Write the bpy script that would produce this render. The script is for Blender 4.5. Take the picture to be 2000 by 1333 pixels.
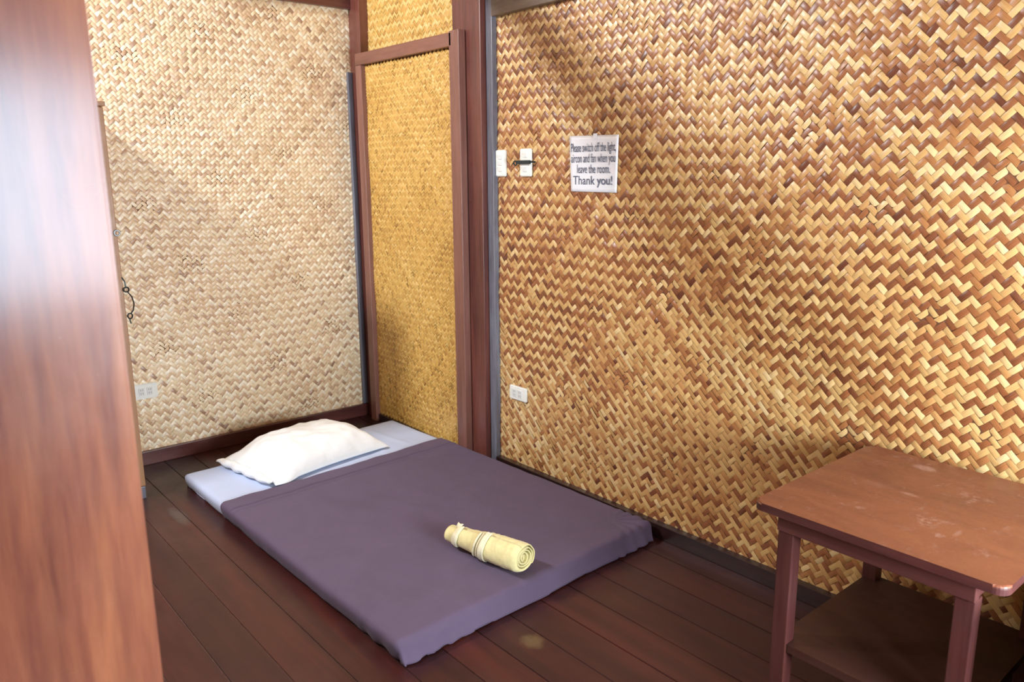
import bpy, bmesh, math, random
import numpy as np
from mathutils import Vector, Matrix, noise as mn

for o in list(bpy.data.objects): bpy.data.objects.remove(o, do_unlink=True)
SC = bpy.context.scene; COL = SC.collection

# ------------------------------------------------------------------ camera
YAW, PITCH, ROLL, FPX = math.radians(40.2), math.radians(12.25), math.radians(.43), 1535.0
CAM = Vector((-2.43, -4.244, 1.5))
F = Vector((math.sin(YAW)*math.cos(PITCH), math.cos(YAW)*math.cos(PITCH), -math.sin(PITCH)))
R0 = Vector((math.cos(YAW), -math.sin(YAW), 0)); D0 = F.cross(R0)
Rv = math.cos(ROLL)*R0+math.sin(ROLL)*D0; Dv = -math.sin(ROLL)*R0+math.cos(ROLL)*D0
cam = bpy.data.cameras.new('camera'); camo = bpy.data.objects.new('camera', cam); COL.objects.link(camo)
m = Matrix((Rv, -Dv, -F)).transposed().to_4x4(); m.translation = CAM; camo.matrix_world = m
cam.sensor_width = 22.3; cam.lens = FPX/2000*22.3; cam.clip_start = .02
cam.dof.use_dof = True; cam.dof.focus_distance = 2.6; cam.dof.aperture_fstop = 3.5
SC.camera = camo

# ------------------------------------------------------------------ world, light, exposure
SC.view_settings.view_transform = 'Standard'; SC.view_settings.look = 'None'
SC.view_settings.gamma = 1; SC.view_settings.use_curve_mapping = False
SC.view_settings.exposure = 0.04
w = bpy.data.worlds.new('sky'); SC.world = w; w.use_nodes = True
w.node_tree.nodes['Background'].inputs[0].default_value = (.75, .86, 1, 1)
w.node_tree.nodes['Background'].inputs[1].default_value = 1.5

def area(name, loc, to, sx, sy, power, col):
    l = bpy.data.lights.new(name, 'AREA'); l.shape = 'RECTANGLE'; l.size = sx; l.size_y = sy
    l.energy = power; l.color = col
    o = bpy.data.objects.new(name, l); COL.objects.link(o); o.location = loc
    o.rotation_euler = (Vector(to)-Vector(loc)).to_track_quat('-Z', 'Y').to_euler()
    return o
# daylight through the window behind the camera, and through the high window by the back corner
area('daylight_window', (-2.06, -5.17, 1.46), (-2.06, 0, 1.46), .64, .66, 15, (.66, .82, 1.0))
area('daylight_window_right', (-.92, -5.17, 1.05), (-.92, 0, 1.05), 1.20, .60, 135, (.88, .94, 1.0))
area('daylight_clerestory', (-3.12, -.46, 3.04), (-.7, -.5, 1.3), .26, .22, 118, (.93, .95, 1.0))

# ------------------------------------------------------------------ materials
class N:
    def __init__(s, name):
        s.m = bpy.data.materials.new(name); s.m.use_nodes = True; s.t = s.m.node_tree
        s.b = s.t.nodes['Principled BSDF']
    def n(s, typ, **kw):
        x = s.t.nodes.new(typ)
        for k, v in kw.items():
            if k.startswith('i_'): x.inputs[k[2:].replace('_', ' ')].default_value = v
            else: setattr(x, k, v)
        return x
    def l(s, a, b): s.t.links.new(a, b)
    def coords(s, scale=(1, 1, 1), src='Object'):
        tc = s.n('ShaderNodeTexCoord'); mp = s.n('ShaderNodeMapping'); mp.inputs['Scale'].default_value = scale
        s.l(tc.outputs[src], mp.inputs[0]); return mp.outputs[0]
    def noise(s, vec, scale=5, detail=4, rough=.55, dist=0):
        x = s.n('ShaderNodeTexNoise'); x.inputs['Scale'].default_value = scale; x.inputs['Detail'].default_value = detail
        x.inputs['Roughness'].default_value = rough; x.inputs['Distortion'].default_value = dist
        s.l(vec, x.inputs['Vector']); return x.outputs['Fac']
    def ramp(s, fac, stops, interp='LINEAR'):
        x = s.n('ShaderNodeValToRGB'); cr = x.color_ramp; cr.interpolation = interp
        while len(cr.elements) < len(stops): cr.elements.new(.5)
        for e, (p, c) in zip(cr.elements, stops):
            e.position = p; e.color = (c, c, c, 1) if isinstance(c, (int, float)) else (*c, 1)
        s.l(fac, x.inputs[0]); return x.outputs[0]
    def mix(s, fac, a, b, mode='MIX'):
        x = s.n('ShaderNodeMix', data_type='RGBA', blend_type=mode)
        for sock, v in ((x.inputs[0], fac), (x.inputs[6], a), (x.inputs[7], b)):
            if hasattr(v, 'links'): s.l(v, sock)
            elif isinstance(v, (int, float)): sock.default_value = v
            else: sock.default_value = (*v, 1)
        return x.outputs[2]
    def math(s, op, a, b=0.0):
        x = s.n('ShaderNodeMath', operation=op)
        for i, v in enumerate((a, b)):
            if hasattr(v, 'links'): s.l(v, x.inputs[i])
            else: x.inputs[i].default_value = v
        return x.outputs[0]
    def bump(s, h, strength=.2, dist=.001):
        x = s.n('ShaderNodeBump'); x.inputs['Strength'].default_value = strength; x.inputs['Distance'].default_value = dist
        s.l(h, x.inputs['Height']); s.l(x.outputs[0], s.b.inputs['Normal'])
    def fin(s, color=None, rough=None, coat=None, spec=None):
        for k, v in (('Base Color', color), ('Roughness', rough), ('Coat Weight', coat), ('Specular IOR Level', spec)):
            if v is None: continue
            if hasattr(v, 'links'): s.l(v, s.b.inputs[k])
            else: s.b.inputs[k].default_value = (*v, 1) if k == 'Base Color' else v
        return s.m

def wood(name, dark, mid, light, axis='z', scale=9, rough=.35, coat=.3, wear=None, stretch=.08, streak=None):
    s = N(name); sc = {'x': (stretch, 1, 1), 'y': (1, stretch, 1), 'z': (1, 1, stretch)}[axis]
    v = s.coords(sc)
    a = s.noise(v, scale, 5, .6, .6); b = s.noise(v, scale*6, 4, .6, .2)
    c = s.ramp(a, [(.28, dark), (.5, mid), (.72, light)])
    c = s.mix(.35, c, s.ramp(b, [(.3, dark), (.7, light)]))
    if wear:
        wv = s.noise(s.coords((1, 1, 1)), 14, 6, .7, .3)
        c = s.mix(s.ramp(wv, [(.60, 0.0), (.74, .55)]), c, wear)
    rn = s.noise(s.coords((1, 1, 1)), 7, 4, .6)
    r = s.ramp(rn, [(.3, rough*.8), (.7, min(1, rough*1.35))])
    s.bump(b, .25, .0008)
    s.b.inputs['Coat Roughness'].default_value = rough*.8
    return s.fin(c, r, coat)

M_WOOD = wood('varnished_wood', (.050, .013, .012), (.115, .032, .024), (.20, .065, .045), 'z', 10, .34, .35)
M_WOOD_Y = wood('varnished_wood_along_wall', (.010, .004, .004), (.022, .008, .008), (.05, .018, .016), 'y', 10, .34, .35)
M_WOOD_X = wood('varnished_wood_across', (.042, .011, .011), (.095, .026, .022), (.16, .052, .04), 'x', 10, .34, .35)
M_BATT = wood('glare_tinted_batten', (.06, .055, .07), (.12, .12, .15), (.22, .25, .31), 'z', 14, .38, .3)  # pale grey-blue varnish glare put into the base colour
M_DOORW = wood('door_frame_wood', (.12, .045, .035), (.20, .085, .062), (.30, .14, .105), 'z', 12, .4, .25)
M_DOORY = wood('door_header_wood', (.12, .045, .032), (.19, .078, .052), (.27, .12, .085), 'y', 12, .4, .25)
M_RAIL = wood('rail_wood', (.035, .022, .014), (.09, .055, .032), (.17, .11, .07), 'y', 16, .4, .3)
M_PART = wood('streaked_board', (.055, .016, .016), (.18, .058, .036), (.34, .135, .062), 'z', 8, .22, 1.0, None, .10)
M_CAB = wood('cabinet_plywood', (.30, .15, .065), (.36, .19, .085), (.42, .23, .11), 'z', 8, .45, .2)
M_TABLE = wood('table_frame_wood', (.045, .012, .012), (.080, .023, .020), (.12, .040, .034), 'z', 12, .42, .2)
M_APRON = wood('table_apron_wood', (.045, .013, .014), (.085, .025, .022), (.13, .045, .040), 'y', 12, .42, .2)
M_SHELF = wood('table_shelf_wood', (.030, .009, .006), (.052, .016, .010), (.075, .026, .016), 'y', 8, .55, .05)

def table_top_mat():
    s = N('worn_table_top'); v = s.coords((1, .35, 1))
    a = s.noise(v, 7, 7, .65, 1.2); f = s.noise(s.coords((1, 1, 1)), 90, 4, .7)
    c = s.ramp(a, [(.3, (.135, .040, .024)), (.5, (.21, .066, .033)), (.7, (.29, .100, .046))])
    c = s.mix(.25, c, s.ramp(f, [(.3, (.13, .040, .022)), (.7, (.30, .11, .06))]))
    w1 = s.noise(s.coords((1, 1, 1)), 9, 8, .75, .5)
    w2 = s.noise(s.coords((1, 1, 1)), 60, 4, .7, .2)
    k = s.math('MULTIPLY', s.ramp(w1, [(.54, 0.0), (.70, 1.0)]), s.ramp(w2, [(.45, 0.0), (.62, .6)]))
    c = s.mix(k, c, (.55, .38, .32))
    # a pale worn patch near the far edge, and a small scuff mid-top
    tc = s.n('ShaderNodeTexCoord'); sep = s.n('ShaderNodeSeparateXYZ'); s.l(tc.outputs['Object'], sep.inputs[0])
    nz = s.noise(s.coords((1, 1, 1)), 45, 6, .8)
    for (cx, cy, rx, ry, al) in ((.245, .10, .026, .038, .65), (.02, .045, .012, .028, .45), (-.13, -.13, .030, .008, .35), (.02, .14, .03, .05, .12)):
        dx = s.math('DIVIDE', s.math('SUBTRACT', sep.outputs[0], cx), rx); dy = s.math('DIVIDE', s.math('SUBTRACT', sep.outputs[1], cy), ry)
        d = s.math('ADD', s.math('MULTIPLY', dx, dx), s.math('MULTIPLY', dy, dy))
        d = s.math('ADD', d, s.math('MULTIPLY', nz, 2.6))
        c = s.mix(s.ramp(s.math('MULTIPLY', d, .4), [(.42, al), (.86, 0.0)]), c, (.55, .36, .31))
    s.bump(f, .2, .0006)
    s.b.inputs['Coat Roughness'].default_value = .3
    return s.fin(c, s.ramp(w1, [(.3, .30), (.7, .5)]), .35)
M_TTOP = table_top_mat()

def weave_mat(name, stops, rough=.33, coat=.35, fibre=.35):
    s = N(name)
    at = s.n('ShaderNodeAttribute', attribute_name='tone')
    uv = s.n('ShaderNodeUVMap', uv_map='UVMap')
    mp = s.n('ShaderNodeMapping'); mp.inputs['Scale'].default_value = (14, 420, 1); s.l(uv.outputs[0], mp.inputs[0])
    f = s.noise(mp.outputs[0], 1, 4, .6)
    t = s.math('ADD', at.outputs['Fac'], s.math('MULTIPLY', s.math('SUBTRACT', f, .5), fibre))
    big = s.noise(s.coords((1, 1, 1)), 2.2, 3, .5)
    t = s.math('ADD', t, s.math('MULTIPLY', s.math('SUBTRACT', big, .5), .35))
    c = s.ramp(t, stops)
    s.bump(f, .5, .0006)
    s.b.inputs['Coat Roughness'].default_value = rough*.8
    return s.fin(c, s.ramp(f, [(.3, rough*.75), (.7, rough*1.4)]), coat)
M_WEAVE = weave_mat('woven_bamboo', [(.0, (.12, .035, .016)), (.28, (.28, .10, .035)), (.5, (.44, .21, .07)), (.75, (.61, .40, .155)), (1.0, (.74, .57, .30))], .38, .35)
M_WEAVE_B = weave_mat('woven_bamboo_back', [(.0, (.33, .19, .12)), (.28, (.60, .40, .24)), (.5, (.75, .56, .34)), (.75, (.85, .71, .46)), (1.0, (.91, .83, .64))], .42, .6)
M_WEAVE_D = weave_mat('woven_bamboo_golden', [(.0, (.20, .085, .02)), (.28, (.44, .23, .05)), (.5, (.58, .34, .08)), (.75, (.66, .43, .12)), (1.0, (.74, .53, .20))], .4, .2, .5)

def plain(name, c, rough=.5, coat=0.0, metal=0.0, var=.08, nscale=40, bump=.1, bd=.0006):
    s = N(name); n_ = s.noise(s.coords(), nscale, 4, .6)
    col = s.ramp(n_, [(.3, tuple(x*(1-var) for x in c)), (.7, tuple(min(1, x*(1+var)) for x in c))])
    s.b.inputs['Metallic'].default_value = metal; s.bump(n_, bump, bd)
    return s.fin(col, rough, coat)
def cloth(name, c, sheen=.3, fine=900, crease=.5, cscale=4, var=.06):
    s = N(name); a = s.noise(s.coords(), cscale, 5, .6, .8); b = s.noise(s.coords((1, 1, 1)), fine, 2, .6)
    col = s.ramp(a, [(.3, tuple(x*(1-var) for x in c)), (.7, tuple(min(1, x*(1+var)) for x in c))])
    h = s.math('ADD', a, s.math('MULTIPLY', b, .02)); s.bump(h, crease, .012)
    s.b.inputs['Sheen Weight'].default_value = sheen*.35; s.b.inputs['Sheen Roughness'].default_value = .5
    return s.fin(col, .85, 0, .2)
M_PLASTIC = plain('white_plastic', (.80, .84, .80), .35, .2, 0, .02)
M_PLASTIC2 = plain('white_plastic_insert', (.70, .74, .72), .35, .2, 0, .02)
M_SLOT = plain('slot_shadow_grey', (.22, .22, .24), .6)
M_BLACK = plain('black_metal', (.025, .04, .045), .35, .2, .4)
M_PAPER = plain('laminated_paper', (.80, .84, .90), .25, .5, 0, .02, 12, .3, .002)
M_INK = plain('sign_ink', (.09, .11, .17), .6)
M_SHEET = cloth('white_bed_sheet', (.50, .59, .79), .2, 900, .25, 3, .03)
M_BLANKET = cloth('plum_blanket', (.116, .086, .142), .15, 900, .6, 3.5, .07)
M_PILLOW = cloth('white_pillow_cotton', (.88, .92, .92), .2, 900, .35, 8, .02)
M_TOWEL = cloth('yellow_terry', (.82, .76, .38), .6, 500, .25, 30, .08)
M_HEM = cloth('pale_towel_hem', (.84, .82, .58), .4, 500, .2, 30, .04)
M_PLASTER = plain('painted_ceiling_boards', (.40, .27, .15), .7, 0, 0, .1, 3)
M_DARKWALL = plain('dark_backing', (.12, .05, .02), .8, 0, 0, .2, 9)
M_GLASSM = N('louvre_glass'); M_GLASSM.b.inputs['Transmission Weight'].default_value = 1; M_GLASSM.b.inputs['Roughness'].default_value = .05; M_GLASSM = M_GLASSM.m

def floor_mat():
    s = N('mahogany_floor_boards'); v = s.coords((1, .06, 1))
    at = s.n('ShaderNodeAttribute', attribute_name='tone')
    a = s.noise(v, 16, 5, .6, .4); a2 = s.noise(s.coords((1, .3, 1)), 4, 4, .6)
    t = s.math('ADD', s.math('MULTIPLY', a, .5), s.math('ADD', s.math('MULTIPLY', at.outputs['Fac'], .12), s.math('MULTIPLY', a2, .36)))
    c = s.ramp(t, [(.3, (.022, .006, .006)), (.5, (.044, .010, .009)), (.7, (.090, .019, .012))])
    d = s.noise(s.coords((1, 1, 1)), 3.0, 6, .7)
    c = s.mix(s.ramp(d, [(.55, 0.0), (.75, .22)]), c, (.09, .05, .035))
    # worn pale patches
    tc = s.n('ShaderNodeTexCoord'); sep = s.n('ShaderNodeSeparateXYZ'); s.l(tc.outputs['Object'], sep.inputs[0])
    nz = s.noise(s.coords(), 30, 5, .7)
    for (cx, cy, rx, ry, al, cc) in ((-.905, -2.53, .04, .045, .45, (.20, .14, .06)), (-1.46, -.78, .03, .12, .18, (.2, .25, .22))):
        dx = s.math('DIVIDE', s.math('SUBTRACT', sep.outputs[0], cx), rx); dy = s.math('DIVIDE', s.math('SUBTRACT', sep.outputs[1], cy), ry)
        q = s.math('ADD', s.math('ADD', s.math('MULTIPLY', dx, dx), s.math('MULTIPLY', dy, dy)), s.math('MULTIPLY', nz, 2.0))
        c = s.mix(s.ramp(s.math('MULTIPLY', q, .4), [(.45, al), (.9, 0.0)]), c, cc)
    s.bump(a, .25, .0008); s.b.inputs['Coat Roughness'].default_value = .22
    return s.fin(c, s.ramp(d, [(.3, .28), (.7, .50)]), .12, .4)
M_FLOOR = floor_mat()
M_GAPW = plain('dust_in_floor_gap', (.16, .09, .07), .8, 0, 0, .6, 60)

# ------------------------------------------------------------------ mesh helpers
def link(name, me, mats, parent=None):
    o = bpy.data.objects.new(name, me); COL.objects.link(o)
    for mm in (mats if isinstance(mats, (list, tuple)) else [mats]): me.materials.append(mm)
    if parent is not None: o.parent = parent
    return o
def from_bm(name, bm, mat, parent=None, smooth=False, loc=None):
    me = bpy.data.meshes.new(name); bm.normal_update(); bm.to_mesh(me); bm.free()
    if smooth: me.polygons.foreach_set('use_smooth', [True]*len(me.polygons))
    o = link(name, me, mat, parent)
    if loc: o.location = loc
    return o
def bx(bm, x0, x1, y0, y1, z0, z1):
    if x0 > x1: x0, x1 = x1, x0
    if y0 > y1: y0, y1 = y1, y0
    vs = [bm.verts.new((x, y, z)) for x in (x0, x1) for y in (y0, y1) for z in (z0, z1)]
    fs = [bm.faces.new([vs[i] for i in f]) for f in ((0, 1, 3, 2), (4, 6, 7, 5), (0, 4, 5, 1), (2, 3, 7, 6), (0, 2, 6, 4), (1, 5, 7, 3))]
    return vs, fs
def box(name, x0, x1, y0, y1, z0, z1, mat, parent=None, bev=.003, seg=2):
    bm = bmesh.new(); bx(bm, x0, x1, y0, y1, z0, z1)
    if bev: bmesh.ops.bevel(bm, geom=bm.edges[:], offset=bev, segments=seg, profile=.6, affect='EDGES')
    return from_bm(name, bm, mat, parent)
def thing(name, label, cat, loc=(0, 0, 0), group=None):
    o = bpy.data.objects.new(name, None); COL.objects.link(o); o.location = loc
    o.empty_display_size = .1
    o['label'] = label; o['category'] = cat
    if group: o['group'] = group
    return o
def tag(o, label, cat, group=None):
    o['label'] = label; o['category'] = cat
    if group: o['group'] = group
    return o
def struct(o, label=None, cat=None):
    o['kind'] = 'structure'
    if label: o['label'] = label
    if cat: o['category'] = cat
    return o
def tube(bm, pts, r, n=8):
    prev = None; rings = []
    for i, p in enumerate(pts):
        p = Vector(p); a = Vector(pts[max(0, i-1)]); b = Vector(pts[min(len(pts)-1, i+1)]); d = (b-a).normalized()
        up = Vector((0, 0, 1)) if abs(d.z) < .9 else Vector((0, 1, 0))
        if prev is not None: up = prev
        s = d.cross(up).normalized(); u = s.cross(d).normalized(); prev = u
        rings.append([bm.verts.new(p+s*math.cos(t)*r+u*math.sin(t)*r) for t in [2*math.pi*k/n for k in range(n)]])
    for a, b in zip(rings, rings[1:]):
        for k in range(n): bm.faces.new((a[k], a[(k+1) % n], b[(k+1) % n], b[k]))
    bm.faces.new(rings[0]); bm.faces.new(rings[-1][::-1])

# ------------------------------------------------------------------ woven bamboo matting, strip by strip
def weave(name, O, U, V, wid, hei, w, mat, parent, seed=1, h=.0022, light=.74, dark=.27, var=.10, warp=.004, flip=.5, flipmask=None, dots=.0, lightend=0):
    """twill matting woven from flat strips at 45 degrees, one mesh"""
    rng = np.random.default_rng(seed); O = np.array(O, float); U = np.array(U, float); V = np.array(V, float); Nn = np.cross(U, V)
    s2 = math.sqrt(2); n = int((wid+hei)/s2/w)+8; A = []
    imin, imax = -4, int((wid+hei)/s2/w)+4; jmin, jmax = -int(wid/s2/w)-4, int(hei/s2/w)+4
    span = imax-imin+jmax-jmin+20
    jit = {k: rng.normal(0, var, span*2) for k in 'ab'}
    odd = {k: rng.random(span*2) for k in 'ab'}
    def tone(k, idx):
        b = light if idx % 2 == 0 else dark
        t = b+jit[k][idx+span]
        if odd[k][idx+span] < .05: t = dark+.1 if idx % 2 == 0 else light-.1
        return t
    def mask(a, b):
        p, q = (a-b)*w/s2, (a+b)*w/s2
        return flipmask(p, q) if flipmask else False
    for j in range(jmin, jmax+1):
        for k in range((imin-j)//4-1, (imax-j)//4+2):
            i0 = j+4*k; a0, a1 = i0, i0+2
            if j % 2 and mask(i0+1, j): a1 = i0+1
            A.append((0, a0, a1, j, tone('a', j)+rng.normal(0, .05)))
    for i in range(imin, imax+1):
        for k in range((i-1-jmax)//4-1, (i-1-jmin)//4+2):
            b1 = i-1-4*k; b0 = b1-2
            if (b1 % 2) and i % 2 == 0 and mask(i, b1): b1 += 1
            A.append((1, b0, b1, i, tone('b', i)+rng.normal(0, .05)+(.24 if i % 2 and mask(i, b0+1) else 0)))
    S = np.array([-.03, .18, .5, .82, 1.03]); HS = np.array([-.15, .75, 1, .75, -.15])
    T = np.array([.02, .2, .8, .98]); HT = np.array([.45, 1, 1, .45])
    ss, tt = np.meshgrid(S, T, indexing='ij'); hh = np.outer(HS, HT)
    B = np.array(A); k = B[:, 0]; s0 = B[:, 1]; s1 = B[:, 2]; c = B[:, 3]
    lng = s0[:, None, None]+(s1-s0)[:, None, None]*ss
    acr = c[:, None, None]+tt+0*lng
    sl = rng.normal(0, .02, len(B))[:, None, None]; acr = acr+sl*(ss-.5)
    a = np.where(k[:, None, None] == 0, lng, acr)*w; b = np.where(k[:, None, None] == 0, acr, lng)*w
    p = (a-b)/s2; q = (a+b)/s2
    pc = p.mean((1, 2)); qc = q.mean((1, 2))
    keep = (pc > -.0*w) & (pc < wid) & (qc > 0) & (qc < hei)
    p = p[keep]; q = q[keep]; kk = k[keep]; tn = B[keep, 4]; lng = lng[keep]*w; acr = acr[keep]*w; nn = len(p)
    p2 = p+warp*(np.sin(q*5.1+seed)+.6*np.sin(q*11+p*4)+.3*np.sin(p*23)); q2 = q+warp*(1.6*np.sin(p*3.3+seed*2)+.9*np.sin(p*8.7+q*3)+.4*np.sin(p*19+q*7))
    p2 = np.clip(p2, -.004, wid+.004); q2 = np.clip(q2, -.004, hei+.004)
    H = h*hh[None]*(1+rng.normal(0, .2, nn))[:, None, None]+.0012*(np.sin(p*13+q*9)+np.sin(q*17-p*6))+.001
    tilt = rng.normal(0, .0007, nn)[:, None, None]*(tt[None]-.5)*2; H = H+tilt
    co = O+p2[..., None]*U+q2[..., None]*V+H[..., None]*Nn
    co = co.reshape(-1, 3)
    idx = np.arange(20).reshape(5, 4)
    fc = np.stack([idx[:-1, :-1], idx[1:, :-1], idx[1:, 1:], idx[:-1, 1:]], -1).reshape(-1, 4)
    fa = fc[None]+(np.arange(nn)*20)[:, None, None]
    fa = np.where((kk == 0)[:, None, None], fa, fa[:, :, ::-1]).reshape(-1, 4)
    nf = len(fa); me = bpy.data.meshes.new(name)
    me.vertices.add(len(co)); me.vertices.foreach_set('co', co.astype(np.float32).ravel())
    me.loops.add(nf*4); me.loops.foreach_set('vertex_index', fa.astype(np.int32).ravel())
    me.polygons.add(nf); me.polygons.foreach_set('loop_start', np.arange(0, nf*4, 4, dtype=np.int32))
    me.polygons.foreach_set('use_smooth', np.ones(nf, bool))
    me.update(calc_edges=True)
    at = me.attributes.new('tone', 'FLOAT', 'POINT'); at.data.foreach_set('value', np.repeat(np.clip(tn, 0, 1), 20).astype(np.float32))
    uv = me.uv_layers.new(name='UVMap'); U_ = (lng+rng.random(nn)[:, None, None]*7).reshape(-1); V_ = acr.reshape(-1)
    uvv = np.stack([U_, V_], -1)[fa.ravel()]; uv.data.foreach_set('uv', uvv.astype(np.float32).ravel())
    me.validate()
    return link(name, me, mat, parent)

# ------------------------------------------------------------------ room shell
WX = .01                       # face of the right wall matting
XL, YN, ZC = -3.15, -5.2, 3.3
fl = bmesh.new(); tones = []
rng = random.Random(4); xx = -3.2; gap = .0025; pw = .145
tl = fl.faces.layers.float.new('tone')
x = -1.005-pw*16
while x < .2:
    y0 = -5.3; 
    for y1 in sorted([rng.uniform(-4.6, -3.6), .12]):
        vs, fs = bx(fl, x+gap/2, x+pw-gap/2, y0, y1-.001, -.03, rng.uniform(-.0006, .0006)); t = rng.uniform(0, 1)
        for f in fs: f[tl] = t
        y0 = y1
    x += pw
bmesh.ops.bevel(fl, geom=[e for e in fl.edges if abs(e.verts[0].co.z) < .01 and abs(e.verts[1].co.z) < .01 and abs(e.verts[0].co.x-e.verts[1].co.x) < .001], offset=.0012, segments=2, affect='EDGES')
vs, fs = bx(fl, -3.3, .2, -5.35, .15, -.06, -.004)
for f in fs: f.material_index = 1
fo = from_bm('floor', fl, [M_FLOOR, M_GAPW]); struct(fo)

wr = box('wall_right', WX+.001, WX+.12, YN-.1, .1, 0, ZC, M_DARKWALL, bev=0); struct(wr)
def lowright(p, q):           # patches of the matting where the brown strips show as short squares
    return mn.noise(Vector((p*1.1+3.1, q*1.3, 2)))+.36-.24*p-1.1*max(0, q-.75)+.7*mn.noise(Vector((p*23, q*19, 5))) > .05
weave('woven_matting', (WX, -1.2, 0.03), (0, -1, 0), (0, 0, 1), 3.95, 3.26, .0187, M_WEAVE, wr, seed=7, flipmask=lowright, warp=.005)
weave('woven_matting', (WX-.004, -.06, 2.06), (0, -1, 0), (0, 0, 1), 1.0, 1.2, .0165, M_WEAVE_D, wr, seed=3, var=.12, light=.92, dark=.55)
wb = box('wall_back', XL-.1, WX+.1, .001, .12, 0, ZC, M_DARKWALL, bev=0); struct(wb)
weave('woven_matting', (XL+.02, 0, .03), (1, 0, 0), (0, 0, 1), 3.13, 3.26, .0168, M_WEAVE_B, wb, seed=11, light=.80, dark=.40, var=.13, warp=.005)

# left wall with a high window opening, near wall with the window behind the camera
def wall_hole(name, axis, pos, th, a0, a1, h0, h1, b0, b1, mat, second=None):
    bm = bmesh.new(); cells = [(a0, h0, 0, ZC), (h0, h1, 0, b0), (h0, h1, b1, ZC)]
    if second: g0, g1, c0, c1 = second; cells += [(h1, g0, 0, ZC), (g0, g1, 0, c0), (g0, g1, c1, ZC), (g1, a1, 0, ZC)]
    else: cells.append((h1, a1, 0, ZC))
    for (u0, u1, z0, z1) in cells:
        if axis == 'x': bx(bm, pos, pos+th, u0, u1, z0, z1)
        else: bx(bm, u0, u1, pos, pos+th, z0, z1)
    return struct(from_bm(name, bm, mat))
M_WALLL = plain('bamboo_wall_plain', (.50, .30, .12), .5, .1, 0, .25, 60)
wall_hole('wall_left', 'x', XL-.1, .1, YN-.1, .1, -.64, -.28, 2.88, 3.18, M_WALLL)
wall_hole('wall_near', 'y', YN-.1, .1, XL, WX, -2.42, -1.70, 1.09, 1.83, M_WALLL, (-1.56, -.28, .71, 1.39))
struct(box('ceiling', XL-.1, WX+.1, YN-.1, .12, ZC, ZC+.06, M_PLASTER, bev=0))
def window(name, axis, pos, a0, a1, z0, z1):
    t = bpy.data.objects.new(name, None); COL.objects.link(t); struct(t); f = .035
    def bb(nm, u0, u1, q0, q1, d=.06):
        if axis == 'x': return box(nm, pos-d/2, pos+d/2, u0, u1, q0, q1, M_WOOD, t, .002)
        return box(nm, u0, u1, pos-d/2, pos+d/2, q0, q1, M_WOOD, t, .002)
    bm = bmesh.new()
    for (u0, u1, q0, q1) in ((a0-f, a0, z0-f, z1+f), (a1, a1+f, z0-f, z1+f), (a0, a1, z0-f, z0), (a0, a1, z1, z1+f)):
        if axis == 'x': bx(bm, pos-.03, pos+.03, u0, u1, q0, q1)
        else: bx(bm, u0, u1, pos-.03, pos+.03, q0, q1)
    from_bm('window_frame', bm, M_WOOD, t)
window('window_3', 'y', YN-.06, -1.52, -.32, .75, 1.35)
window('window_1', 'y', YN-.06, -2.38, -1.74, 1.13, 1.79)
window('window_2', 'x', XL-.06, -.605, -.315, 2.915, 3.145)

# tie beam under the ceiling, resting on the post
struct(box('trim_1', -3.14, WX, -1.14, -1.06, 2.43, 2.53, M_WOOD_X), 'dark tie beam crossing the room above the post', 'beam')
# post, battens, rails
struct(box('trim_2', -.05, WX, -1.215, -1.0, 0, 3.29, M_WOOD), 'red-brown square post between the matting door and the right wall', 'post')
struct(box('trim_3', -.02, WX+.005, -1.263, -1.2165, 0, 3.29, M_BATT), 'glare-tinted grey-blue batten along the right side of the post', 'batten')
struct(box('trim_4', -.024, WX, -4.9, -1.2645, 2.19, 2.262, M_RAIL), 'dark rail along the top of the right wall', 'rail')
struct(box('trim_5', -.05, WX, -.122, -.001, 0, 3.29, M_WOOD), 'dark corner post left of the matting door', 'post')
struct(box('trim_6', -.083, -.0505, -.022, .0, 0.076, 2.06, M_BATT, bev=.004), 'glare-tinted grey-blue batten nailed beside the room corner', 'batten')
struct(box('trim_7', XL, -.051, -.03, .0, 2.40, 2.50, M_WOOD_X), 'dark rail along the top of the back wall', 'rail')
struct(box('baseboard_right', -.025, WX, -5.1, -1.264, 0, .062, M_WOOD_Y))
struct(box('baseboard_back', XL, -.051, -.026, .0, 0, .074, M_WOOD_X))

# matting door
dr = bpy.data.objects.new('door_1', None); COL.objects.link(dr); dr.location = (-.05, -.6, 0); struct(dr, 'door of golden woven matting in a reddish wooden frame', 'door')
def dchild(o): o.matrix_parent_inverse = dr.matrix_basis.inverted(); return o
dchild(box('door_header', -.09, -.0505, -1.04, -.122, 2.083, 2.146, M_DOORY, dr))
dchild(box('door_stile', -.09, -.0505, -.183, -.123, 0.0, 2.082, M_DOORW, dr))
dchild(box('door_stile', -.09, -.0505, -1.10, -1.022, 0.0, 2.152, M_DOORW, dr))
dchild(box('door_sill', -.075, -.051, -1.021, -.184, 0.0, .045, M_WOOD_Y, dr))
dchild(box('door_backing', -.058, -.0505, -1.021, -.184, .045, 2.082, M_DARKWALL, dr, bev=0))
dchild(weave('woven_panel', (-.060, -.184, .045), (0, -1, 0), (0, 0, 1), .837, 2.037, .0118, M_WEAVE_D, dr, seed=5, h=.0016, light=.68, dark=.47, var=.11, warp=.003))

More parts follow.
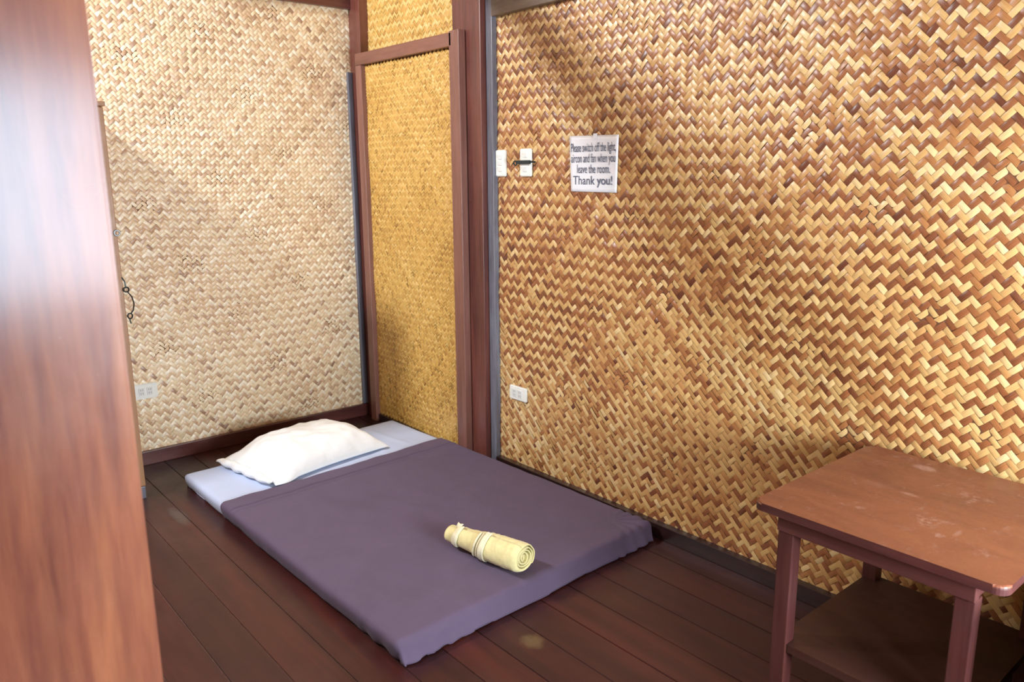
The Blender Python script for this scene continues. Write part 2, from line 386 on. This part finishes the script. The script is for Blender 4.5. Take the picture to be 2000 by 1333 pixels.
# ------------------------------------------------------------------ foreground board and the cabinet behind it
pt = thing('wooden_partition', 'tall varnished red-brown wooden board with streaked grain filling the left edge', 'partition', (-2.66, -3.32, 0))
bm = bmesh.new(); bx(bm, -.488, .447, -.02, .02, 0, 2.85)
bmesh.ops.bevel(bm, geom=bm.edges[:], offset=.004, segments=3, affect='EDGES')
from_bm('board', bm, M_PART, pt)
cb = thing('cabinet', 'light brown plywood cabinet just showing behind the tall wooden board', 'cabinet', (-1.95, -.26, 0))
def cc(nm, *a, **k):
    o = box(nm, *a, **k); o.parent = cb; return o
cc('body', -.44, .44, -.20, .222, .06, 1.78, M_CAB)
cc('top', -.45, .45, -.222, .228, 1.78, 1.80, M_CAB)
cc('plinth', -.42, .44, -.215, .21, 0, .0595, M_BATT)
d1 = cc('door', -.44, -.002, -.222, -.201, .065, 1.775, M_CAB); d2 = cc('door', .002, .44, -.222, -.201, .065, 1.775, M_CAB)
bm = bmesh.new(); tube(bm, [(-.03, -.222, .95), (-.03, -.25, .95)], .012, 12); o = from_bm('knob', bm, M_WOOD, d1)
# hook and eye latch hanging from the front edge of the cabinet
bm = bmesh.new(); tube(bm, [(.438+.012*math.cos(t), -.225, 1.245+.012*math.sin(t)) for t in [k*math.pi/5 for k in range(11)]], .0035, 6)
tube(bm, [(.425, -.222, 1.245), (.428, -.222, 1.245)], .003, 6)
from_bm('eye_screw', bm, M_BLACK, cb)
bm = bmesh.new()
tube(bm, [(.438, -.222, 1.05), (.446, -.228, 1.03), (.448, -.232, 1.0)], .003, 6)
tube(bm, [(.448+.011*math.sin(t), -.232, .995+.011*math.cos(t)) for t in [k*math.pi/5 for k in range(11)]], .0035, 6)
tube(bm, [(.452, -.232, .985), (.468, -.232, .96), (.474, -.232, .93), (.468, -.232, .90), (.456, -.232, .885)], .003, 6)
tube(bm, [(.452+.010*math.sin(t), -.232, .875+.012*math.cos(t)) for t in [k*math.pi/5 for k in range(11)]], .0035, 6)
tube(bm, [(.450, -.225, .865), (.453, -.232, .84)], .003, 6)
o = from_bm('hook_latch', bm, M_BLACK, cb)

# ------------------------------------------------------------------ mattress and blanket
QA, QB, QC, QD = Vector((-1.335, -.465)), Vector((-.108, -.395)), Vector((-.052, -2.305)), Vector((-1.305, -2.352))
W_, L_ = 1.24, 1.90
def quad(u, v):               # u across 0..1 (left to right), v along 0..1 (head to foot); extrapolates
    return (QA*(1-u)+QB*u)*(1-v)+(QD*(1-u)+QC*u)*v
def drape(name, y0, y1, top, off, r, mat, parent, wr_amp, nx=110, ny=150, fold_head=True, fn=None, drop_to=.004, solid=0.0):
    """cloth over the mattress block: u,v in metres; folds down past the block edges"""
    bm = bmesh.new(); D = top-drop_to-r+math.pi/2*r
    u0, u1 = -D, W_+D; v0 = (y0-D if fold_head else y0); v1 = y1+D; g = []
    for i in range(nx+1):
        row = []
        # denser toward the edges
        u = u0+(u1-u0)*i/nx
        for j in range(ny+1):
            v = v0+(v1-v0)*j/ny
            cu = min(max(u, r-off), W_-r+off); lo = (y0+r-off) if fold_head else -9
            cv = min(max(v, lo), y1-r+off)
            eu, ev = u-cu, v-cv; L = max(abs(eu), abs(ev)); tot = D+r-off
            if L < 1e-9: x_, y_, z_ = cu, cv, 0.0
            else:
                n_ = math.hypot(eu, ev); du, dv = eu/n_, ev/n_
                if L < math.pi/2*r: a = L/r; hx, hz = r*math.sin(a), -r*(1-math.cos(a))
                else: hx, hz = r, -r-(L-math.pi/2*r)
                x_, y_, z_ = cu+du*hx, cv+dv*hx, hz
            z_ = max(top+z_, drop_to)
            p = quad(x_/W_, y_/L_)
            k = max(0, min(1, (top-z_)/top))
            P = Vector((p.x, p.y, z_))
            nv = mn.noise(Vector((P.x*5, P.y*5, 3)))*.5+mn.noise(Vector((P.x*14+5, P.y*11, P.z*8)))*.5
            P.z += nv*wr_amp*(1-k)
            if k > .15 and L > 0:
                side = mn.noise(Vector((u*4+2, v*4, 1)))*.007+mn.noise(Vector((u*16, v*16, 1)))*.002
                P.x += eu/n_*side*k*(1 if eu < 0 else .2); P.y += ev/n_*side*k
                P.x -= eu/n_*.020*k*k*(1 if eu < 0 else .3); P.y -= ev/n_*.020*k*k      # tucked under at the bottom
            if fn: P = fn(P, u, v, k)
            row.append(bm.verts.new(P))
        g.append(row)
    for i in range(nx):
        for j in range(ny): bm.faces.new((g[i][j], g[i][j+1], g[i+1][j+1], g[i+1][j]))
    bmesh.ops.recalc_face_normals(bm, faces=bm.faces[:])
    o = from_bm(name, bm, mat, parent, True)
    if solid:
        md = o.modifiers.new('t', 'SOLIDIFY'); md.thickness = solid; md.offset = 1
    return o
mt = tag(drape('mattress', 0, L_, .072, 0, .022, M_SHEET, None, .004, 90, 120,
     fn=lambda P, u, v, k: Vector((P.x+(.028*k*(1 if u < .6 else -1) if v > .5 else 0), P.y+(.030*k if v > 1 else 0), P.z-(.004 if v > .5 else 0)*(1-k)))+Vector((0, 0, .004*math.exp(-((u-1.02-.12*(v-.1)*1.0)/.012)**2)*(1 if .04 < v < .42 else 0)+.003*math.exp(-((u-.98+.25*(v-.1))/.012)**2)*(1 if .12 < v < .5 else 0)))),
     'thin floor mattress under a pale bluish-white sheet in the room corner', 'mattress')
def blank_fn(P, u, v, k):
    # pressed seam of the turned hem, two lines parallel to the top edge; faint foot creases
    for c0, a in ((.585, -.0055), (.602, .0030), (.615, -.003)):
        P.z += a*math.exp(-((v-c0)/.006)**2)*(1-k)
    s = u*.9+v*.35
    if v > 1.45 and .15 < u < .8: P.z += .0020*math.sin((u*1.0-(v-1.45)*.25)*75+2*mn.noise(Vector((u*6, v*3, 0))))*min(1, (v-1.45)/.15)*max(0, mn.noise(Vector((u*4+1, v*3, 7)))+.15)*2*(1-k)
    c = math.hypot(u-W_, v-L_)         # gathers at the two foot corners
    if c < .24: P.z += .006*math.sin(math.atan2(v-L_+.12, u-W_+.12)*16)*(1-c/.24)*(1-.5*k); P.y += .004*math.sin((u)*95)*k
    c = math.hypot(u, v-L_)
    if c < .24: P.y += .004*math.sin(u*85)*k; P.x += .004*math.sin(v*60)*k
    return P
bl = drape('blanket', .490, L_+.004, .079, .005, .022, M_BLANKET, None, .006, 150, 190, fold_head=False, fn=blank_fn, drop_to=.006, solid=.003)
tag(bl, 'smooth plum-purple blanket covering the lower part of the floor mattress', 'blanket')

# ------------------------------------------------------------------ pillow
def pillow():
    bm = bmesh.new(); nx, ny = 72, 56; Wp, Lp, H = .342, .245, .135
    top, bot = [], []
    for i in range(nx+1):
        rt, rb = [], []
        for j in range(ny+1):
            a = -math.cos(math.pi*i/nx); b = -math.cos(math.pi*j/ny)
            prof = ((1-abs(a)**3.2)*(1-abs(b)**2.6))**.55
            flat = 1/(1+math.exp(-(a+.74-.10*b)*14))      # the loose flap of the case at the left end
            prof *= .38+.62*flat
            px = a*Wp*(1-.06*(1-abs(b)**2)*abs(a)**4)-.02*0; py = b*Lp*(1-.07*(1-a*a))
            if a < -.6: py *= 1-.04*math.sin((a+.6)*8)
            n1 = mn.noise(Vector((a*3+1, b*3, 0)))*.010+mn.noise(Vector((a*7, b*6+4, 2)))*.006
            cr = 0
            if a < -.5: cr = .010*math.sin((b*7+a*10+2*mn.noise(Vector((a*5, b*4, 1)))))*min(1, (-.5-a)*4)*(1-abs(b)**4)
            cz = prof*H*.5
            edge = min(1, prof*3)
            rt.append(Vector((px, py, H*.38+cz*1.25+(n1+cr)*edge)))
            rb.append(Vector((px, py, max(H*.38-cz*.9, .0)+0)))
        top.append(rt); bot.append(rb)
    T = [[bm.verts.new(v) for v in r] for r in top]; B = [[(T[i][j] if i in (0, nx) or j in (0, ny) else bm.verts.new(bot[i][j])) for j in range(ny+1)] for i in range(nx+1)]
    for i in range(nx):
        for j in range(ny):
            bm.faces.new((T[i][j], T[i+1][j], T[i+1][j+1], T[i][j+1])); bm.faces.new((B[i][j], B[i][j+1], B[i+1][j+1], B[i+1][j]))
    return bm
# edges droop to the mattress
bm = pillow()
for v in bm.verts:
    e = max(abs(v.co.x)/.35, abs(v.co.y)/.245)
    v.co.z -= .045*max(0, (e-.55)/.45)**1.5
    v.co.z = max(v.co.z, .0)
t = thing('pillow', 'plump white pillow in a loose pillowcase at the head of the mattress', 'pillow', (-.772, -.636, .078)); t.rotation_euler = (0, 0, math.radians(9.5))
from_bm('cushion', bm, M_PILLOW, t, True)
bm = bmesh.new(); rows = []
for i in range(40):           # open hem of the pillowcase drooping at the left end
    s = -1+2*i/39; y = s*.228; row = []
    for k2 in range(12):
        a = k2/11; th = math.pi*(a-.5)
        x = -.345-.022*math.cos(th)+.004*math.sin(s*14+a*3)
        z = .022+.020*math.sin(th)*(1-abs(s)**4)+.006*mn.noise(Vector((s*5, a*3, 0)))
        row.append(bm.verts.new((x, y, max(z, .002))))
    rows.append(row)
for a, b in zip(rows, rows[1:]):
    for k2 in range(11): bm.faces.new((a[k2], b[k2], b[k2+1], a[k2+1]))
o = from_bm('pillowcase_hem', bm, M_PILLOW, t, True); md = o.modifiers.new('t', 'SOLIDIFY'); md.thickness = .003

# ------------------------------------------------------------------ rolled towel
tw = thing('rolled_towel', 'pale yellow towel rolled tight, lying near the foot of the blanket', 'towel', (-.765, -2.118, .083))
A0, A1 = Vector((-.030, .180, .047)), Vector((.030, -.180, .063))
ax = (A1-A0); LT = ax.length; axn = ax.normalized(); upv = (Vector((0, 0, 1))-axn*axn.z).normalized(); sd = axn.cross(upv)
def Rt(t, ph):                # outer radius along the roll: slim far end, full near end, folded wraps in between
    r = .036+.025*min(1, max(0, (t-.05)/.62))
    for c0, a, wd in ((.13, .0035, .04), (.40, .003, .025), (.50, .005, .03), (.57, .003, .02)):
        tt = t-c0-.045*math.sin(ph+.6); r += a/(1+math.exp(-tt/ .004))*(1/(1+math.exp((tt-wd)/.01)))
    r += .0026*mn.noise(Vector((t*14, math.cos(ph)*1.6, math.sin(ph)*1.6)))+.0012*mn.noise(Vector((t*46+3*math.sin(ph), math.cos(ph), 3)))
    r *= 1+.05*math.cos(2*ph)
    return r
bm = bmesh.new(); turns = 5.2; nth, nt = 230, 70; g = []
for i in range(nth+1):
    th = turns*2*math.pi*i/nth; fr = (.10+.90*(i/nth)); row = []
    for j in range(nt+1):
        t = j/nt; lay = (1-i/nth); t2 = t
        e1 = 1+.012-.05*abs(lay-.3)*lay+.012*math.sin(th*1.3)*lay; e0 = -.075*lay+.0
        tt = e0+(e1-e0)*t
        r = Rt(min(max(tt, 0), 1), th)*fr
        if tt > .955: r *= 1-.35*((tt-.955)/.06)**2*(.3 if fr < .9 else 1)*.6
        p = A0+ax*tt+(upv*math.sin(th)+sd*math.cos(th)*1.04)*r
        row.append(bm.verts.new(p))
    g.append(row)
for i in range(nth):
    for j in range(nt): bm.faces.new((g[i][j], g[i][j+1], g[i+1][j+1], g[i+1][j]))
zmin = min(v.co.z for v in bm.verts)
for v in bm.verts: v.co.z = max(v.co.z, -.001)
o = from_bm('roll', bm, M_TOWEL, tw, True); md = o.modifiers.new('t', 'SOLIDIFY'); md.thickness = .0036; md.offset = -1
def band(c0, wd, a, skew, f0, f1, flap=0):
    bm = bmesh.new(); g = []
    for i in range(61):
        ph = f0+(f1-f0)*i/60; row = []
        for j in range(7):
            s = j/6; t = c0+wd*(s-.5)+skew*math.sin(ph+.6)
            lift = a*math.sin(math.pi*min(1, max(0, s)))**.5+flap*max(0, 1-abs(i-60)/9)
            r = Rt(min(max(t, 0), 1), ph)*(1-.17*max(0, 1.26-ph)/(2*math.pi))+.0012+lift
            p = A0+ax*t+(upv*math.sin(ph)+sd*math.cos(ph)*1.04)*r; row.append(bm.verts.new(p))
        g.append(row)
    for i in range(60):
        for j in range(6): bm.faces.new((g[i][j], g[i][j+1], g[i+1][j+1], g[i+1][j]))
    for v in bm.verts: v.co.z = max(v.co.z, .0)
    o = from_bm('hem_band', bm, M_HEM, tw, True); md = o.modifiers.new('t', 'SOLIDIFY'); md.thickness = .002; md.offset = 1
    return o
band(.13, .085, .002, .045, -1.3, 1.5); band(.545, .075, .0025, .045, -1.4, 1.4)
band(.475, .022, .0025, .05, -1.4, 1.3); band(.43, .018, .002, .055, -1.2, 1.3)
bm = bmesh.new(); g = []       # corner of the hem standing up
for i in range(9):
    row = []
    for j in range(7):
        s, h = i/8, j/6
        t = .10+.075*s+.02*h; ph = 1.35
        p = A0+ax*t+(upv*math.sin(ph)+sd*math.cos(ph))*(Rt(t, ph)+.001+.020*h*(1-.35*s))+sd*(-.010*h*h+.004*math.sin(s*3))
        row.append(bm.verts.new(p))
    g.append(row)
for i in range(8):
    for j in range(6): bm.faces.new((g[i][j], g[i+1][j], g[i+1][j+1], g[i][j+1]))
o = from_bm('hem_corner', bm, M_HEM, tw, True); md = o.modifiers.new('t', 'SOLIDIFY'); md.thickness = .003

# ------------------------------------------------------------------ side table
TX0, TX1, TY0, TY1, TZ = -.697, -.045, -3.172, -3.775, .645
tb = thing('side_table', 'worn reddish-brown wooden side table with a lower shelf against the right wall', 'table', ((TX0+TX1)/2, (TY0+TY1)/2, 0))
def rounded_slab(name, hx, hy, z0, z1, rc, mat, parent, bev=.008):
    bm = bmesh.new(); pts = []
    for sx, sy, a0 in ((1, 1, 0), (-1, 1, 90), (-1, -1, 180), (1, -1, 270)):
        for k in range(7):
            a = math.radians(a0+15*k); pts.append((sx*(hx-rc)+rc*math.cos(a), sy*(hy-rc)+rc*math.sin(a)))
    lo = [bm.verts.new((x, y, z0)) for x, y in pts]; hi = [bm.verts.new((x, y, z1)) for x, y in pts]
    bm.faces.new(lo[::-1]); ft = bm.faces.new(hi); n = len(pts)
    for i in range(n): bm.faces.new((lo[i], lo[(i+1) % n], hi[(i+1) % n], hi[i]))
    bmesh.ops.bevel(bm, geom=list(ft.edges), offset=bev, segments=4, profile=.5, affect='EDGES'); bm.normal_update()
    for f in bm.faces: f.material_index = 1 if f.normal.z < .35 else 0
    return from_bm(name, bm, [mat, M_APRON], parent)
HX, HY = (TX1-TX0)/2, (TY0-TY1)/2
rounded_slab('table_top', HX, HY, TZ-.022, TZ, .028, M_TTOP, tb)
CXT, CYT = (TX0+TX1)/2, (TY0+TY1)/2; lx0, lx1 = -.652-CXT, -.095-CXT; ly0, ly1 = -3.706-CYT, -3.226-CYT; LW = .043
for sx, sy in ((0, 0), (0, 1), (1, 0), (1, 1)):
    x0 = lx0 if sx == 0 else lx1-LW; y0 = ly0 if sy == 0 else ly1-LW
    box('leg', x0, x0+LW, y0, y0+LW, 0, (.5665 if sx == 0 else TZ-.0225), M_TABLE, tb, .003)
az0, az1 = .567, TZ-.0225
box('apron', lx0-.006, lx0+.02, ly0, ly1, az0, az1, M_APRON, tb, .002); box('apron', lx1-.024, lx1-.004, ly0+LW, ly1-LW, az0, az1, M_APRON, tb, .002)
box('apron', lx0+.021, lx1-LW, ly0+.004, ly0+.024, az0, az1, M_TABLE, tb, .002); box('apron', lx0+.021, lx1-LW, ly1-.024, ly1-.004, az0, az1, M_TABLE, tb, .002)
bm = bmesh.new(); bx(bm, lx0+.006, lx1-.006, ly0+LW+.001, ly1-LW-.001, .222, .245); bx(bm, lx0+LW+.001, lx1-LW-.001, ly0+.004, ly0+LW+.001, .222, .245); bx(bm, lx0+LW+.001, lx1-LW-.001, ly1-LW-.001, ly1-.004, .222, .245)
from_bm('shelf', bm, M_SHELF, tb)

# low cabinet guessed from a dark edge, added to keep light off the shelf
lc = thing('low_cabinet', 'mostly unseen low dark wooden cabinet added beside the side table at the bottom right corner', 'cabinet', (-.345, -4.11, 0))
M_DARKCAB = wood('dark_stained_wood', (.010, .006, .006), (.018, .010, .010), (.03, .016, .014), 'z', 10, .5, .1)
def lb(nm, *a, **k):
    o = box(nm, *a, **k); o.parent = lc; return o
lb('body', -.295, .315, -.29, .29, .03, .56, M_DARKCAB); lb('top', -.312, .318, -.295, .295, .5605, .58, M_DARKCAB); lb('plinth', -.28, .31, -.28, .28, 0, .0295, M_DARKCAB)
for y0, y1 in ((-.286, -.002), (.002, .286)):
    d_ = lb('door', -.312, -.2955, y0, y1, .04, .555, M_DARKCAB)
    bm = bmesh.new(); tube(bm, [(-.312, (.03 if y0 > 0 else -.03), .33), (-.334, (.03 if y0 > 0 else -.03), .33)], .010, 12); from_bm('knob', bm, M_DARKCAB, d_)

# ------------------------------------------------------------------ switches, sockets, sign
def plate_thing(name, label, cat, loc, rotz, wd, ht, group=None):
    t = thing(name, label, cat, loc, group); t.rotation_euler = (0, 0, rotz)
    # local frame: +X to the viewer's right, +Z up, -Y out of the wall
    bm = bmesh.new(); bx(bm, -wd/2, wd/2, -.012, 0, -ht/2, ht/2)
    bmesh.ops.bevel(bm, geom=[e for e in bm.edges if max(v.co.y for v in e.verts) < -.001 or abs(e.verts[0].co.y-e.verts[1].co.y) > .005], offset=.004, segments=3, affect='EDGES')
    from_bm('cover_plate', bm, M_PLASTIC, t); return t
def sub(name, x0, x1, z0, z1, y0, y1, mat, t, bev=.001): return box(name, x0, x1, y0, y1, z0, z1, mat, t, bev)
WR = -math.pi/2               # faces the room from the right wall
s1 = plate_thing('light_switch', 'white switch plate nearest the post on the right wall', 'switch', (WX-.003, -1.296, 1.534), WR, .070, .122)
for z in (.028, 0, -.028): sub('rocker', -.012, .012, z-.010, z+.010, -.016, -.0115, M_PLASTIC2, s1)
s2 = plate_thing('light_switch', 'white switch plate crossed by a black bar on the right wall', 'switch', (WX-.003, -1.475, 1.535), WR, .074, .124)
for z in (.034, -.030): sub('rocker', -.014, .014, z-.011, z+.011, -.016, -.0115, M_PLASTIC2, s2)
br = thing('latch_bar', 'short black bar with a ring end fixed across the switch plate', 'latch', (WX-.003, -1.475, 1.537), None); br.rotation_euler = (0, 0, WR)
bm = bmesh.new(); bx(bm, -.044, .050, -.026, -.018, -.009, .008); bmesh.ops.bevel(bm, geom=bm.edges[:], offset=.002, segments=2, affect='EDGES')
tube(bm, [(.047, -.022, 0), (.053, -.010, 0), (.055, .002, 0)], .004, 8)
tube(bm, [(-.044, -.022, 0), (-.052, -.010, 0), (-.054, .002, 0)], .004, 8)
from_bm('bar', bm, M_BLACK, br)
bm = bmesh.new(); tube(bm, [(-.056+.010*math.cos(t), -.022, -.004+.010*math.sin(t)) for t in [k*math.pi/6 for k in range(13)]], .0035, 6); from_bm('ring', bm, M_BLACK, br)

def socket(label, loc, rz, wd, ht, grp):
    t = plate_thing('power_socket', label, 'socket', loc, rz, wd, ht, grp)
    for cx in (-.020, .020):
        ins = sub('insert', cx-.014, cx+.014, -.020, .020, -.015, -.0115, M_PLASTIC2, t)
        for dz in (.009, -.009):
            for dx in (-.005, .005): sub('slot', cx+dx-.0012, cx+dx+.0012, dz-.0045, dz+.0045, -.0154, -.0148, M_SLOT, ins, 0)
    return t
socket('white double socket low on the right wall beside the post', (WX-.003, -1.412, .425), WR, .122, .070, None)
socket('white double socket low on the back wall beside the cabinet', (-1.345, -.003, .394), 0, .118, .080, None)

sg = thing('paper_sign', 'laminated white notice asking to switch off light, aircon and fan', 'sign', (WX-.006, -1.899, 1.525)); sg.rotation_euler = (0, 0, WR)
bm = bmesh.new(); nx, ny = 20, 16; g = []
cor = {'tl': (-.140, .117), 'tr': (.141, .113), 'bl': (-.128, -.115), 'br': (.133, -.117)}
for i in range(nx+1):
    row = []
    for j in range(ny+1):
        a, b = i/nx, j/ny
        x = (cor['bl'][0]*(1-a)+cor['br'][0]*a)*(1-b)+(cor['tl'][0]*(1-a)+cor['tr'][0]*a)*b
        z = (cor['bl'][1]*(1-a)+cor['br'][1]*a)*(1-b)+(cor['tl'][1]*(1-a)+cor['tr'][1]*a)*b
        row.append(bm.verts.new((x, -.002-.0012*math.sin(a*5+b*3), z)))
    g.append(row)
for i in range(nx):
    for j in range(ny): bm.faces.new((g[i][j], g[i+1][j], g[i+1][j+1], g[i][j+1]))
o = from_bm('sheet', bm, M_PAPER, sg, True); md = o.modifiers.new('t', 'SOLIDIFY'); md.thickness = .0012; md.offset = 0
def text(body, cx, cz, wd, ht, bold=0.0):
    cu = bpy.data.curves.new('t', 'FONT'); cu.body = body; cu.align_x = 'CENTER'; cu.size = 1; cu.offset = bold; cu.resolution_u = 3
    to = bpy.data.objects.new('t', cu); COL.objects.link(to); bpy.context.view_layer.update()
    me = bpy.data.meshes.new_from_object(to.evaluated_get(bpy.context.evaluated_depsgraph_get()))
    bpy.data.objects.remove(to)
    n = len(me.vertices); co = np.empty(n*3, np.float32); me.vertices.foreach_get('co', co); co = co.reshape(-1, 3)
    x0, x1 = co[:, 0].min(), co[:, 0].max()
    sx = wd/(x1-x0); out = np.empty_like(co)
    out[:, 0] = (co[:, 0]-(x0+x1)/2)*sx+cx; out[:, 2] = co[:, 1]*ht/.70+cz; out[:, 1] = -.0046
    me.vertices.foreach_set('co', out.ravel()); me.update(); me.name = 'lettering'
    return link('lettering', me, M_INK, sg)
text('Please switch off the light,', -.001, .050, .258, .036, .006)
text('aircon and fan when you', -.001, .006, .254, .036, .006)
text('leave the room.', .003, -.038, .190, .036, .006)
text('Thank you!', -.002, -.085, .225, .036, .006)
tp = bm = bmesh.new(); bx(bm, .000, .022, -.0045, -.0035, .100, .122); from_bm('tape', bm, M_PAPER, sg)
